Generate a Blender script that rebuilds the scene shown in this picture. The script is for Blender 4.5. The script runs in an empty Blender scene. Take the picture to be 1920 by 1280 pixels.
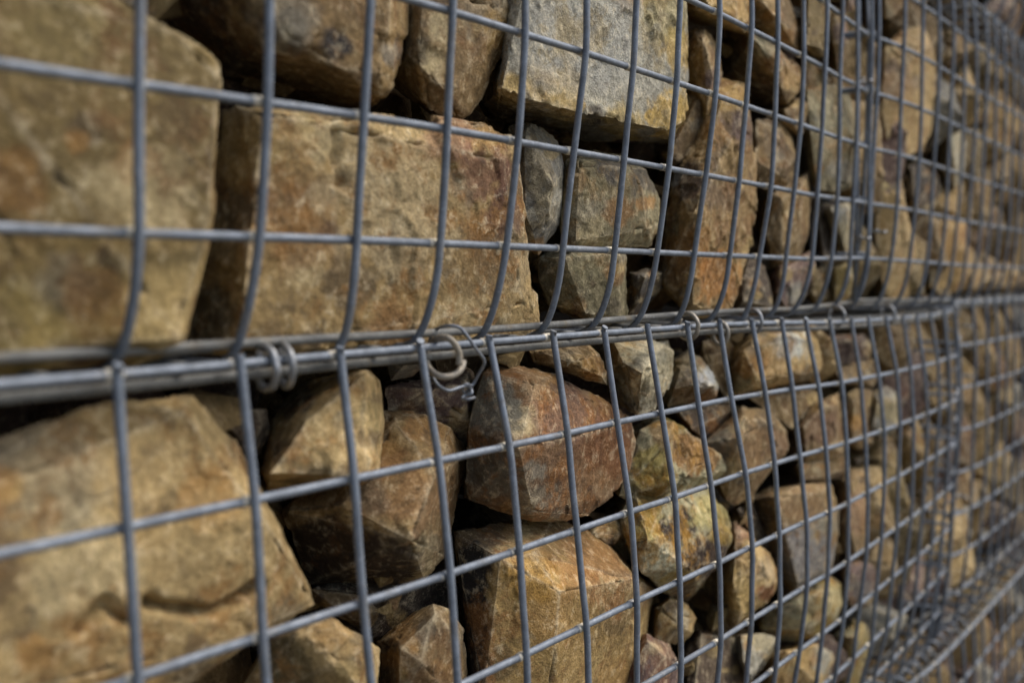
import bpy, bmesh, math, random
import numpy as np
from mathutils import Vector, Matrix

# ------------------------------------------------------------------ camera, sky, sun, exposure
sc = bpy.context.scene
col = sc.collection
HC = 1.25                                  # camera height above the ground
F_PX = 1924.62                             # focal length in photo pixels (1920 wide)
YAW, PITCH, ROLL = math.radians(37.089), math.radians(3.470), math.radians(0.037)
D = 0.4442                                 # distance from the camera to the face of the wall
P = 0.075                                  # wire pitch
S0, HU, DSL, HL = 0.29136, 0.02326, -0.00878, -0.04617
CAM = Vector((0, 0, HC))
fw = Vector((math.cos(YAW)*math.cos(PITCH), math.sin(YAW)*math.cos(PITCH), -math.sin(PITCH)))
rt = Vector((math.sin(YAW), -math.cos(YAW), 0)); up = rt.cross(fw)
rt, up = rt*math.cos(ROLL)+up*math.sin(ROLL), up*math.cos(ROLL)-rt*math.sin(ROLL)
cd = bpy.data.cameras.new('camera'); cam = bpy.data.objects.new('camera', cd); col.objects.link(cam)
cd.sensor_width = 36.0; cd.lens = 36.0*F_PX/1920.0; cd.clip_start = 0.02; cd.clip_end = 500
M = Matrix((rt, up, -fw)).transposed().to_4x4(); M.translation = CAM; cam.matrix_world = M
cd.dof.use_dof = True; cd.dof.focus_distance = 0.865; cd.dof.aperture_fstop = 3.45; cd.dof.aperture_blades = 9
sc.camera = cam

w = bpy.data.worlds.new('World'); sc.world = w; w.use_nodes = True
wn = w.node_tree.nodes; bg = wn['Background']; sky = wn.new('ShaderNodeTexSky')
SUN_EL, SUN_AZ = math.radians(54), math.radians(-44)   # azimuth of the light in the ground plane (x along wall, -y towards viewer)
sky.sky_type = 'NISHITA'; sky.sun_disc = False; sky.sun_elevation = SUN_EL
sky.sun_rotation = math.pi/2 - SUN_AZ
sky.air_density = 1.0; sky.dust_density = 3.0; sky.ozone_density = 1.0
w.node_tree.links.new(sky.outputs[0], bg.inputs[0]); bg.inputs[1].default_value = 0.080
sl = bpy.data.lights.new('sun', 'SUN'); so = bpy.data.objects.new('sun', sl); col.objects.link(so)
sl.energy = 1.35; sl.angle = math.radians(45); sl.color = (1.0, 0.95, 0.88)
sd = Vector((math.cos(SUN_EL)*math.cos(SUN_AZ), math.cos(SUN_EL)*math.sin(SUN_AZ), math.sin(SUN_EL)))
so.rotation_euler = sd.to_track_quat('Z', 'Y').to_euler(); so.location = (1, -3, 5)
vs = sc.view_settings; vs.view_transform = 'Standard'; vs.look = 'None'; vs.exposure = 1.30; vs.gamma = 1.0; vs.use_curve_mapping = False
sc.cycles.use_denoising = True; sc.cycles.max_bounces = 5

# ------------------------------------------------------------------ helpers
def ray(x, y): return fw + rt*((x-960)/F_PX) - up*((y-640)/F_PX)
def bp(x, y, d):                            # a photo pixel at depth d behind the wall face -> world point
    r = ray(x, y); return CAM + r*((D+d)/r.y)
def to_px(p):
    v = Vector(p)-CAM; z = v.dot(fw)
    if z < .05: return (-9999, -9999)
    return (960+F_PX*v.dot(rt)/z, 640-F_PX*v.dot(up)/z)
def px_per_m(p): return F_PX/max(.05, (Vector(p)-CAM).dot(fw))
def knots(t, ks):
    if t <= ks[0][0]: return ks[0][1]
    for (a, va), (b, vb) in zip(ks, ks[1:]):
        if t <= b: return va+(vb-va)*(t-a)/(b-a)
    return ks[-1][1]
def tag(o, label=None, cat=None, group=None, kind=None):
    if label: o['label'] = label
    if cat: o['category'] = cat
    if group: o['group'] = group
    if kind: o['kind'] = kind
    return o

_perm = np.random.RandomState(7).permutation(256); _perm = np.concatenate([_perm, _perm, _perm])
_grad = np.random.RandomState(3).normal(size=(256, 3)); _grad /= np.linalg.norm(_grad, axis=1)[:, None]
def perlin(p):
    i = np.floor(p).astype(np.int64); f = p-i; i &= 255
    u = f*f*f*(f*(f*6-15)+10); out = 0
    for dx in (0, 1):
        wx = u[:, 0] if dx else 1-u[:, 0]
        hx = _perm[i[:, 0]+dx]
        for dy in (0, 1):
            wy = wx*(u[:, 1] if dy else 1-u[:, 1]); hy = _perm[hx+i[:, 1]+dy]
            for dz in (0, 1):
                g = _grad[_perm[hy+i[:, 2]+dz] & 255]
                out = out + wy*(u[:, 2] if dz else 1-u[:, 2])*(g[:, 0]*(f[:, 0]-dx)+g[:, 1]*(f[:, 1]-dy)+g[:, 2]*(f[:, 2]-dz))
    return out*1.5
def fbm(p, o=3, gain=.5):
    a, s, r = 1.0, 0, 0
    for k in range(o):
        r = r + a*perlin(p*(2.03**k)+17.3*k); s += a; a *= gain
    return r/s

# ------------------------------------------------------------------ materials
def srgb(r, g, b):
    f = lambda c: (c/255/12.92) if c < 10 else ((c/255+.055)/1.055)**2.4
    return (f(r), f(g), f(b), 1.0)
class NT:
    def __init__(s, name):
        s.m = bpy.data.materials.new(name); s.m.use_nodes = True; s.t = s.m.node_tree
        s.b = s.t.nodes['Principled BSDF']
    def n(s, typ, ins=None, **kw):
        x = s.t.nodes.new('ShaderNode'+typ)
        for k, v in kw.items(): setattr(x, k, v)
        for k, v in (ins or {}).items():
            if hasattr(v, 'is_output'): s.t.links.new(v, x.inputs[k])
            else: x.inputs[k].default_value = v
        return x
    def link(s, a, b): s.t.links.new(a, b)
    def noise(s, vec, scale, detail=6, rough=.6, dist=0):
        return s.n('TexNoise', {'Vector': vec, 'Scale': scale, 'Detail': detail, 'Roughness': rough, 'Distortion': dist}).outputs[0]
    def ramp(s, v, lo, hi, a=0., b=1.):
        return s.n('MapRange', {0: v, 1: lo, 2: hi, 3: a, 4: b}, interpolation_type='SMOOTHSTEP').outputs[0]
    def mix(s, f, a, b, mode='MIX'):
        x = s.n('MixRGB', {0: f, 1: a, 2: b}, blend_type=mode); return x.outputs[0]
    def math(s, op, a, b=0.): return s.n('Math', {0: a, 1: b}, operation=op).outputs[0]

def stone_material():
    g = NT('weathered_stone')
    tc = g.n('TexCoord'); oi = g.n('ObjectInfo')
    off = g.n('VectorMath', {0: tc.outputs['Object']}, operation='ADD')
    rv = g.n('CombineXYZ', {0: g.math('MULTIPLY', oi.outputs['Random'], 37.), 1: g.math('MULTIPLY', oi.outputs['Random'], 91.), 2: g.math('MULTIPLY', oi.outputs['Random'], 53.)})
    g.link(rv.outputs[0], off.inputs[1]); V = off.outputs[0]
    at = lambda nm: g.n('Attribute', attribute_type='OBJECT', attribute_name=nm).outputs[0]
    c1, c2, c3 = at('c1'), at('c2'), at('c3')
    pa = g.n('Attribute', attribute_type='GEOMETRY', attribute_name='patch')
    big = g.noise(V, 10, 4, .6, .2); mid = g.noise(V, 40, 8, .76, .1); grit = g.noise(V, 560, 3, .7)
    fc = g.n('Attribute', attribute_type='GEOMETRY', attribute_name='facet').outputs['Fac']
    cst = g.mix(g.ramp(g.math('ADD', g.math('MULTIPLY', big, .6), g.math('MULTIPLY', fc, .4)), .40, .60), c1, c2)
    cst = g.mix(pa.outputs['Alpha'], cst, pa.outputs['Color'])
    # rust and iron staining
    rs = g.noise(V, 21, 8, .78, .15)
    cst = g.mix(g.math('MULTIPLY', g.ramp(rs, .50, .62), .75), cst, c3)
    # bedding streaks, each stone in its own direction
    rot = g.n('VectorRotate', {'Vector': V, 'Axis': (.3, .5, .8), 'Angle': g.math('MULTIPLY', oi.outputs['Random'], 40.)}).outputs[0]
    stv = g.n('VectorMath', {0: rot, 1: (34., 34., 170.)}, operation='MULTIPLY').outputs[0]
    stn = g.noise(stv, 1.0, 5, .7, .1)
    cst = g.mix(g.math('MULTIPLY', g.ramp(stn, .52, .68), .45), cst, g.mix(.6, cst, srgb(70, 60, 52)))
    # mottled pale mineral bloom
    bl = g.noise(V, 95, 6, .80, .1)
    cst = g.mix(g.math('MULTIPLY', g.ramp(bl, .52, .64), at('mot')), cst, g.mix(.6, cst, srgb(214, 198, 164)))
    # dark manganese specks and blotches
    dark = g.mix(.8, cst, srgb(50, 42, 38))
    cst = g.mix(g.math('MULTIPLY', g.ramp(mid, .54, .66), .62), cst, dark)
    cst = g.mix(g.math('MULTIPLY', g.ramp(grit, .58, .70), .55), cst, dark)
    # worn pale edges
    we = g.n('Attribute', attribute_type='GEOMETRY', attribute_name='wear').outputs['Fac']
    cst = g.mix(g.math('MULTIPLY', g.math('MULTIPLY', we, g.ramp(bl, .34, .56)), .75), cst, g.mix(.62, cst, srgb(212, 196, 164)))
    vv = g.math('ADD', g.math('MULTIPLY', bl, .6), g.math('MULTIPLY', grit, .4))
    hv = g.n('HueSaturation', {'Hue': .502, 'Saturation': 1.02, 'Value': g.math('MULTIPLY', g.ramp(vv, .36, .66, .60, 1.38), g.ramp(fc, 0., 1., .84, 1.16)), 'Color': cst})
    g.link(hv.outputs[0], g.b.inputs['Base Color'])
    g.b.inputs['Roughness'].default_value = .80; g.b.inputs['Specular IOR Level'].default_value = .35
    # relief: pitted grain and bedding
    hh = g.math('ADD', g.math('ADD', g.math('MULTIPLY', mid, 1.1), g.math('MULTIPLY', grit, .40)), g.math('ADD', g.math('MULTIPLY', stn, .25), g.math('MULTIPLY', bl, .75)))
    bm_ = g.n('Bump', {'Height': hh, 'Strength': .85, 'Distance': .005})
    g.link(bm_.outputs[0], g.b.inputs['Normal'])
    return g.m

def wire_material(name, tint, rough, metal, grime):
    g = NT(name)
    tc = g.n('TexCoord'); oi = g.n('ObjectInfo')
    rv = g.n('CombineXYZ', {0: g.math('MULTIPLY', oi.outputs['Random'], 37.), 1: g.math('MULTIPLY', oi.outputs['Random'], 71.), 2: 0.})
    V = g.n('VectorMath', {0: tc.outputs['Object'], 1: rv.outputs[0]}, operation='ADD').outputs[0]
    a = g.noise(V, 70, 6, .7); b = g.noise(V, 620, 4, .7); c = g.noise(V, 24, 8, .7, .5); e = g.noise(V, 130, 5, .75)
    cc = g.mix(g.ramp(a, .40, .60), tint, tuple(x*.74 for x in tint[:3])+(1,))
    cc = g.mix(g.math('MULTIPLY', g.ramp(e, .56, .70), .26), cc, srgb(178, 182, 186))
    cc = g.mix(g.math('MULTIPLY', g.ramp(b, .60, .72), .38), cc, srgb(205, 207, 208))
    cc = g.mix(g.math('MULTIPLY', g.ramp(c, .52, .66), grime), cc, srgb(116, 102, 76))
    wl = g.n('Attribute', attribute_type='GEOMETRY', attribute_name='weld').outputs['Fac']
    cc = g.mix(g.math('MULTIPLY', wl, g.ramp(c, .36, .52)), cc, srgb(214, 205, 184))
    g.link(cc, g.b.inputs['Base Color'])
    g.link(g.ramp(a, .3, .7, rough-.08, rough+.14), g.b.inputs['Roughness'])
    g.link(g.math('SUBTRACT', metal, g.math('MULTIPLY', g.ramp(c, .52, .66), grime*metal)), g.b.inputs['Metallic'])
    bu = g.n('Bump', {'Height': g.math('ADD', b, g.math('MULTIPLY', a, 2.)), 'Strength': .35, 'Distance': .0006}); g.link(bu.outputs[0], g.b.inputs['Normal'])
    return g.m

def ground_material(name, ca, cb, scale):
    g = NT(name); tc = g.n('TexCoord'); V = tc.outputs['Object']
    n1 = g.noise(V, scale, 8, .7); n2 = g.noise(V, scale*14, 4, .7)
    g.link(g.mix(g.ramp(n1, .4, .62), ca, cb), g.b.inputs['Base Color'])
    g.b.inputs['Roughness'].default_value = .95
    g.link(g.n('Bump', {'Height': n2, 'Strength': .8, 'Distance': .02}).outputs[0], g.b.inputs['Normal'])
    return g.m

M_STONE = stone_material()
M_WIRE = wire_material('galvanised_wire', srgb(112, 120, 130), .52, .22, .22)
M_BAR = wire_material('weathered_bar', srgb(108, 108, 104), .62, .25, .6)
M_RING = wire_material('ring_steel', srgb(146, 148, 150), .42, .6, .35)
M_RINGOLD = wire_material('dull_ring_steel', srgb(150, 142, 128), .55, .3, .5)
M_TIE = wire_material('tie_wire_steel', srgb(118, 124, 132), .5, .5, .2)

# ------------------------------------------------------------------ setting
def plain(name, verts, faces, mat, kind):
    me = bpy.data.meshes.new(name); me.from_pydata(verts, [], faces); me.materials.append(mat)
    o = bpy.data.objects.new(name, me); col.objects.link(o); o['kind'] = kind; return o
plain('ground', [(-90, -90, 0), (90, -90, 0), (90, 90, 0), (-90, 90, 0)], [(0, 1, 2, 3)], ground_material('gravel_ground', srgb(122, 112, 96), srgb(88, 84, 70), 6.), 'structure')
def box(x0, x1, y0, y1, z0, z1):
    v = [(x, y, z) for x in (x0, x1) for y in (y0, y1) for z in (z0, z1)]
    return v, [(0, 1, 3, 2), (4, 6, 7, 5), (0, 4, 5, 1), (2, 3, 7, 6), (0, 2, 6, 4), (1, 5, 7, 3)]
bx = box(-2.4, 3.75, D+.50, D+6, -.05, 2.22)
plain('unseen_light_block', bx[0], bx[1], ground_material('light_block_dark', srgb(70, 60, 46), srgb(52, 46, 36), 9.), 'structure')  # unseen block added behind the cages to keep light out of the gaps

# ------------------------------------------------------------------ gabion cages
WR = 0.0027
def catmull(pts, sub):
    if sub <= 1: return [Vector(p) for p in pts]
    pts = [Vector(p) for p in pts]; q = [pts[0]*2-pts[1]]+pts+[pts[-1]*2-pts[-2]]; out = []
    for i in range(1, len(q)-2):
        a, b, c, d = q[i-1:i+3]
        for k in range(sub):
            t = k/sub
            out.append(.5*((2*b)+(c-a)*t+(2*a-5*b+4*c-d)*t*t+(3*b-a-3*c+d)*t**3))
    out.append(pts[-1]); return out
def tube_mesh(name, pts, r, sides=9, sub=3, mat=None, origin=Vector((0, 0, 0)), weld=None):
    pp = catmull(pts, sub); V, Fc = [], []
    t = (pp[1]-pp[0]).normalized(); nrm = t.orthogonal().normalized()
    for i, c in enumerate(pp):
        t = (pp[min(i+1, len(pp)-1)]-pp[max(i-1, 0)]).normalized()
        nrm = (nrm-t*nrm.dot(t)).normalized(); bn = t.cross(nrm)
        rr = r*(1+.24*weld[i]) if weld else r
        for k in range(sides):
            a = 2*math.pi*k/sides
            V.append(c-origin+nrm*(rr*math.cos(a))+bn*(rr*math.sin(a)))
    for i in range(len(pp)-1):
        for k in range(sides):
            k2 = (k+1) % sides
            Fc.append((i*sides+k, i*sides+k2, (i+1)*sides+k2, (i+1)*sides+k))
    n = len(pp)
    Fc.append(tuple(range(sides-1, -1, -1))); Fc.append(tuple((n-1)*sides+k for k in range(sides)))
    me = bpy.data.meshes.new(name); me.from_pydata(V, [], Fc); me.materials.append(mat)
    me.polygons.foreach_set('use_smooth', [True]*(len(Fc)-2)+[False, False]); me.update()
    if weld:
        at = me.attributes.new('weld', 'FLOAT', 'POINT'); at.data.foreach_set('value', [x for x in weld for _ in range(sides)])
    return me
def wire(name, pts, parent, mat=None, r=WR, sub=3, weld=None):
    org = parent.location if parent else Vector((0, 0, 0))
    o = bpy.data.objects.new(name, tube_mesh(name, pts, r, 9, sub, mat or M_WIRE, org, weld)); col.objects.link(o)
    if parent: o.parent = parent
    return o

UDK = {0: [(0, .004), (2, .007), (7, .0095), (12, .011), (15, .017)],
       1: [(0, 0), (7, -.001), (10, 0), (12, .004), (14, .012), (15, .016)],
       2: [(0, -.004), (3, -.007), (5, -.0095), (8, -.008), (11, -.003), (12, -.001), (13, .006), (14, .011), (15, .017)],
       3: [(0, -.008), (8, -.012), (10, -.008), (12, -.002), (13, .006), (14, .011), (15, .018)],
       4: [(0, -.007), (8, -.009), (12, -.002), (13, .005), (15, .018)],
       5: [(0, -.001), (8, -.001), (12, .003), (15, .019)], 6: [(0, .010), (15, .022)]}
LDK = {0: [(0, .010), (2, .0145), (4, .016), (6, .0115), (9, .0145), (13, .010), (21, .010)],
       1: [(0, .004), (5, -.002), (9, 0), (12, -.005), (16, -.005), (21, 0)],
       2: [(0, 0), (3, -.009), (7, -.015), (12, -.014), (16, -.012), (19, -.007), (21, -.003)],
       3: [(0, -.010), (4, -.018), (8, -.023), (12, -.021), (16, -.012), (19, -.005), (21, -.001)],
       4: [(0, -.014), (8, -.025), (12, -.021), (16, -.011), (21, .002)],
       5: [(0, -.012), (8, -.020), (12, -.015), (16, -.005), (21, .005)],
       6: [(0, -.003), (8, -.010), (14, -.003), (21, .010)], 7: [(0, .010), (21, .018)]}
SAG = [(0, -.001), (3, 0), (6, .001), (9, 0), (11, -.003), (13, -.008), (16, -.011), (19, -.012), (21, -.008)]
def lerp_rows(T, n, j):
    j = max(0, min(max(T), j)); a = int(j); b = min(a+1, max(T)); t = j-a
    return knots(n, T[a])*(1-t)+knots(n, T[b])*t
def pillow(u, v, ph):
    e = min(u, 1-u)*2.0; g_ = min(v, 1-v)*.55
    return .022*math.exp(-e/.10)+.016*math.exp(-g_/.07)-.012+.003*math.sin(5*u+ph)*math.sin(4*v+ph)

class Cage:
    # rows: count of horizontal wires above the bottom bend; h0: height (rel. camera) of lowest row; s positions
    def __init__(c, s_start, ns, rows, h0, dfun, hfun):
        c.s0, c.ns, c.rows, c.h0, c.dfun, c.hfun = s_start, ns, rows, h0, dfun, hfun
    def s(c, n): return c.s0+n*P
    def d(c, n, j): return c.dfun(n, j)
    def pt(c, n, j, dd=0., dh=0.): return Vector((c.s(n), D+c.d(n, j)+dd, HC+c.h0+j*P+c.hfun(n, j)+dh))
N_U = -12      # first wire of the near upper cage, counted from the wire at S0
cages = {}
cages['B1'] = Cage(S0+N_U*P, 27, 7, HU, lambda n, j: lerp_rows(UDK, n+N_U, j), lambda n, j: knots(n+N_U, [(0, -.001), (2, .0005), (6, .001), (12, .001), (15, .006)])-max(0, min(5, 3-n-N_U))*.0011*min(1, j))
cages['B2'] = Cage(S0+15.22*P, 27, 7, HU, lambda n, j: pillow(n/27, (j+.6)/7, 1.)+.004, lambda n, j: .006-.005*min(1, n/6))
N_L = -6
cages['A1'] = Cage(S0+DSL+N_L*P, 27, 8, HL-7*P, lambda n, j: lerp_rows(LDK, n+N_L, 7-j), lambda n, j: knots(n+N_L, SAG))
cages['A2'] = Cage(S0+DSL+21.35*P, 22, 8, HL-7*P, lambda n, j: pillow(n/22, (j+.4)/8, 2.)+.002, lambda n, j: .006)
cages['A0'] = Cage(S0+DSL+(N_L-27.35)*P, 27, 8, HL-7*P, lambda n, j: pillow(n/27, (j+.4)/8, .4), lambda n, j: 0.)
cages['B0'] = Cage(S0+(N_U-20.35)*P, 20, 7, HU, lambda n, j: pillow(n/20, (j+.6)/7, 3.), lambda n, j: 0.)
cages['C1'] = Cage(S0-9.6*P, 27, 7, -.645-6*P, lambda n, j: pillow(n/27, (j+.4)/7, .9)+.002, lambda n, j: 0.)
cages['C2'] = Cage(S0+17.75*P, 26, 7, -.645-6*P, lambda n, j: pillow(n/26, (j+.4)/7, 2.2)+.002, lambda n, j: 0.)
cages['D1'] = Cage(S0-4.6*P, 27, 7, .498+.062, lambda n, j: pillow(n/27, (j+.6)/7, .2)+.002, lambda n, j: 0.)
cages['D2'] = Cage(S0+22.75*P, 21, 7, .498+.062, lambda n, j: pillow(n/21, (j+.6)/7, .7)+.002, lambda n, j: 0.)
LAB = {'B1': 'welded wire gabion cage in the middle of the upper row, nearest the viewer',
       'B2': 'upper row wire gabion cage beginning right of the vertical corner joint',
       'A1': 'large wire gabion cage filling the lower half below the horizontal seam',
       'A2': 'blurred lower row wire gabion cage at the far right edge',
       'C1': 'wire gabion cage of the bottom row, its top showing at the lower right corner',
       'C2': 'far bottom row wire gabion cage at the lower right picture corner',
       'D1': 'wire gabion cage of the topmost row above the upper cages',
       'D2': 'far topmost row wire gabion cage at the upper right picture corner',
       'A0': 'lower row wire gabion cage beyond the left picture edge',
       'B0': 'upper row wire gabion cage beyond the left picture edge'}
rnd = random.Random(5)
def build_cage(key, c):
    root = bpy.data.objects.new('gabion_cage', None); col.objects.link(root)
    root.location = (c.s(c.ns/2), D+.15, HC+c.h0-.06); root.empty_display_size = .05
    bpy.context.view_layer.update()
    tag(root, LAB[key], 'gabion cage', 'wire gabion cages of the stone wall')
    jt = c.rows-1
    for n in range(c.ns+1):
        w_ = rnd.uniform(-.0008, .0008)
        pts = [c.pt(n, jt, 0, .0055)]+[c.pt(n, jt-k*.5, 0) for k in range(0, 2*jt+1)]
        b = c.pt(n, 0); kb = rnd.uniform(.82, 1.2); kh = rnd.uniform(-.002, .002)
        for dd, dh in ((.004, -.026), (.0105, -.048), (.018, -.062), (.028, -.069), (.05, -.071), (.16, -.071)):
            pts.append(b+Vector((0, dd*(kb if dd < .03 else 1), dh+(kh if dd > .004 else 0))))
        pts = [p+Vector((w_*1.6*math.sin(i*.7+n), .0010*math.sin(i*.8+n*2.1), 0)) for i, p in enumerate(pts)]
        wire('vertical_wire', pts, root, M_WIRE, WR, 3)
    for j in range(c.rows):
        tt = sorted(x for n in range(c.ns+1) for x in [n]+[n+e for e in (-.10, -.068, -.052, .052, .068, .10)]+[n+.3, n+.5, n+.7] if 0 <= x <= c.ns)
        wl = [1.0 if abs(x-round(x)) < .06 and rnd.random() < .8 else 0. for x in tt]
        wire('horizontal_wire', [c.pt(x, j, 2*WR-.0002, rnd.uniform(-.0001, .0001)) for x in tt], root, M_WIRE, WR, 1, wl)
    wire('bottom_bar', [c.pt(n*.5, 0, .0235, -.060+.0015*math.sin(n*.31+1)) for n in range(2*c.ns+1)], root, M_BAR, .0030, 2)
    wire('base_wire', [c.pt(n*.5, 0, .070, -.066) for n in range(2*c.ns+1)], root, M_BAR, WR, 1)
    # lid: edge bar under the top wire and wires running back over the fill
    wire('lid_bar', [c.pt(n*.5, jt, .0145, -.0075) for n in range(2*c.ns+1)], root, M_BAR, .0030, 2)
    for n in range(c.ns):
        a = c.pt(n+.60, jt, .006, .0005); e = rnd.uniform(-.003, .004)
        wire('lid_wire', [a+Vector((0, e+.004, 0)), a+Vector((0, .08, 0)), a+Vector((0, .16, 0))], root, M_BAR, WR, 1)
    # end panels
    for en in (0, c.ns):
        for j in range(c.rows):
            a = c.pt(en, j, .004, .0055)
            wire('end_wire', [a, a+Vector((.0, .08, 0)), a+Vector((.0, .17, 0))], root, M_WIRE, WR, 1)
        for k in (.12, 1, 2):
            wire('end_upright', [c.pt(en, jt*t, .006+.072*k, -.03)+Vector((-.006 if en else .006, 0, 0)) for t in (1.04, .75, .5, .25, -.06)], root, M_WIRE, WR, 1)
    return root
for k_, c_ in cages.items(): build_cage(k_, c_)
def mesh_d(s, h):                           # depth of the wire face at a place on the wall (h relative to the camera)
    row = 'D' if h > .49 else 'B' if h > -.045 else 'A' if h > -.64 else 'C'
    best = 0.
    for k in ('0', '1', '2'):
        c = cages.get(row+k)
        if c and c.s0-.02 <= s <= c.s(c.ns)+.02:
            return c.d((s-c.s0)/P, max(0, min(c.rows-1, (h-c.h0)/P)))
    return .01

# ------------------------------------------------------------------ stones
jobs = []          # (object, voxel, seed, patches, cracks, rough)
PAL = {'ochre': ((164, 134, 82), (182, 150, 96), (146, 100, 54)), 'tan': ((180, 150, 100), (198, 168, 116), (160, 114, 60)),
       'grey': ((158, 154, 142), (174, 168, 150), (150, 134, 100)), 'rust': ((130, 98, 68), (146, 110, 72), (152, 98, 44)),
       'brown': ((142, 116, 78), (158, 130, 86), (128, 92, 54)), 'purple': ((116, 94, 86), (128, 104, 92), (126, 84, 60)),
       'dark': ((88, 76, 62), (102, 86, 68), (76, 58, 46)), 'yellow': ((176, 152, 88), (168, 160, 126), (176, 128, 48)),
       'olive': ((140, 118, 74), (152, 128, 80), (126, 90, 52)), 'khaki': ((142, 130, 96), (154, 142, 108), (140, 110, 64)), 'pale': ((196, 182, 146), (206, 196, 168), (176, 140, 84))}
def hull_object(name, sets, mat):
    allp = [p for s_ in sets for p in s_]; cen = sum(allp, Vector())/len(allp)
    VV, TT, FF, NN = [], [], [], []; vo = fo = 0
    for pts in sets:
        b = bmesh.new()
        for p in pts: b.verts.new(p-cen)
        bmesh.ops.convex_hull(b, input=b.verts)
        bmesh.ops.delete(b, geom=[v for v in b.verts if not v.link_faces], context='VERTS')
        bmesh.ops.recalc_face_normals(b, faces=b.faces)
        bmesh.ops.dissolve_limit(b, angle_limit=math.radians(9), use_dissolve_boundaries=False, verts=b.verts[:], edges=b.edges[:])
        b.normal_update(); b.faces.index_update()
        lay = b.faces.layers.int.new('facet')
        for f in b.faces: f[lay] = f.index
        NN.append(np.array([f.normal[:] for f in b.faces])); nf = len(b.faces)
        bmesh.ops.triangulate(b, faces=b.faces[:], quad_method='BEAUTY', ngon_method='BEAUTY')
        b.verts.index_update()
        VV.append(np.array([x.co[:] for x in b.verts])); TT.append(np.array([[x.index for x in f.verts] for f in b.faces])+vo); FF.append(np.array([f[lay] for f in b.faces])+fo)
        vo += len(VV[-1]); fo += nf; b.free()
    o = bpy.data.objects.new(name, bpy.data.meshes.new(name)); o.location = cen; col.objects.link(o); o.data.materials.append(mat)
    HULL[o.name] = (np.concatenate(VV), np.concatenate(TT), np.concatenate(FF), np.concatenate(NN))
    return o
HULL = {}
def refine(v, T, fid, L):                   # split every edge longer than L until none is left
    for it in range(14):
        E = np.sort(np.concatenate([T[:, [0, 1]], T[:, [1, 2]], T[:, [2, 0]]]), 1); key = E[:, 0]*(len(v)+1)+E[:, 1]
        uk, first, inv = np.unique(key, return_index=True, return_inverse=True); UE = E[first]
        ln = np.linalg.norm(v[UE[:, 0]]-v[UE[:, 1]], axis=1); sp = ln > L
        if not sp.any(): break
        mid = np.full(len(UE), -1); mid[sp] = len(v)+np.arange(sp.sum())
        v = np.concatenate([v, (v[UE[sp, 0]]+v[UE[sp, 1]])*.5])
        n = len(T); m = mid[inv.reshape(-1)].reshape(3, n).T; code = (m >= 0)@np.array([1, 2, 4]); outT, outF = [], []
        def emit(sel, *tris):
            for t in tris: outT.append(np.stack(t, 1)); outF.append(fid[sel])
        sel = code == 0; outT.append(T[sel]); outF.append(fid[sel])
        for r in range(3):                   # rotate so that each case is written once
            a, b_, c = T[:, r], T[:, (r+1) % 3], T[:, (r+2) % 3]; ab, bc, ca = m[:, r], m[:, (r+1) % 3], m[:, (r+2) % 3]
            one = (ab >= 0) & (bc < 0) & (ca < 0)
            emit(one, (a[one], ab[one], c[one]), (ab[one], b_[one], c[one]))
            two = (ab >= 0) & (bc >= 0) & (ca < 0)
            emit(two, (ab[two], b_[two], bc[two]), (a[two], ab[two], bc[two]), (a[two], bc[two], c[two]))
        sel = code == 7
        if sel.any():
            a, b_, c = T[sel].T; ab, bc, ca = m[sel].T
            emit(sel, (a, ab, ca), (ab, b_, bc), (ca, bc, c), (ab, bc, ca))
        T = np.concatenate(outT); fid = np.concatenate(outF)
    return v, T, fid
RELIEF = 2.2
site_pts = []      # (s, h) of hand-laid stones, so that the filler stones keep clear
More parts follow.
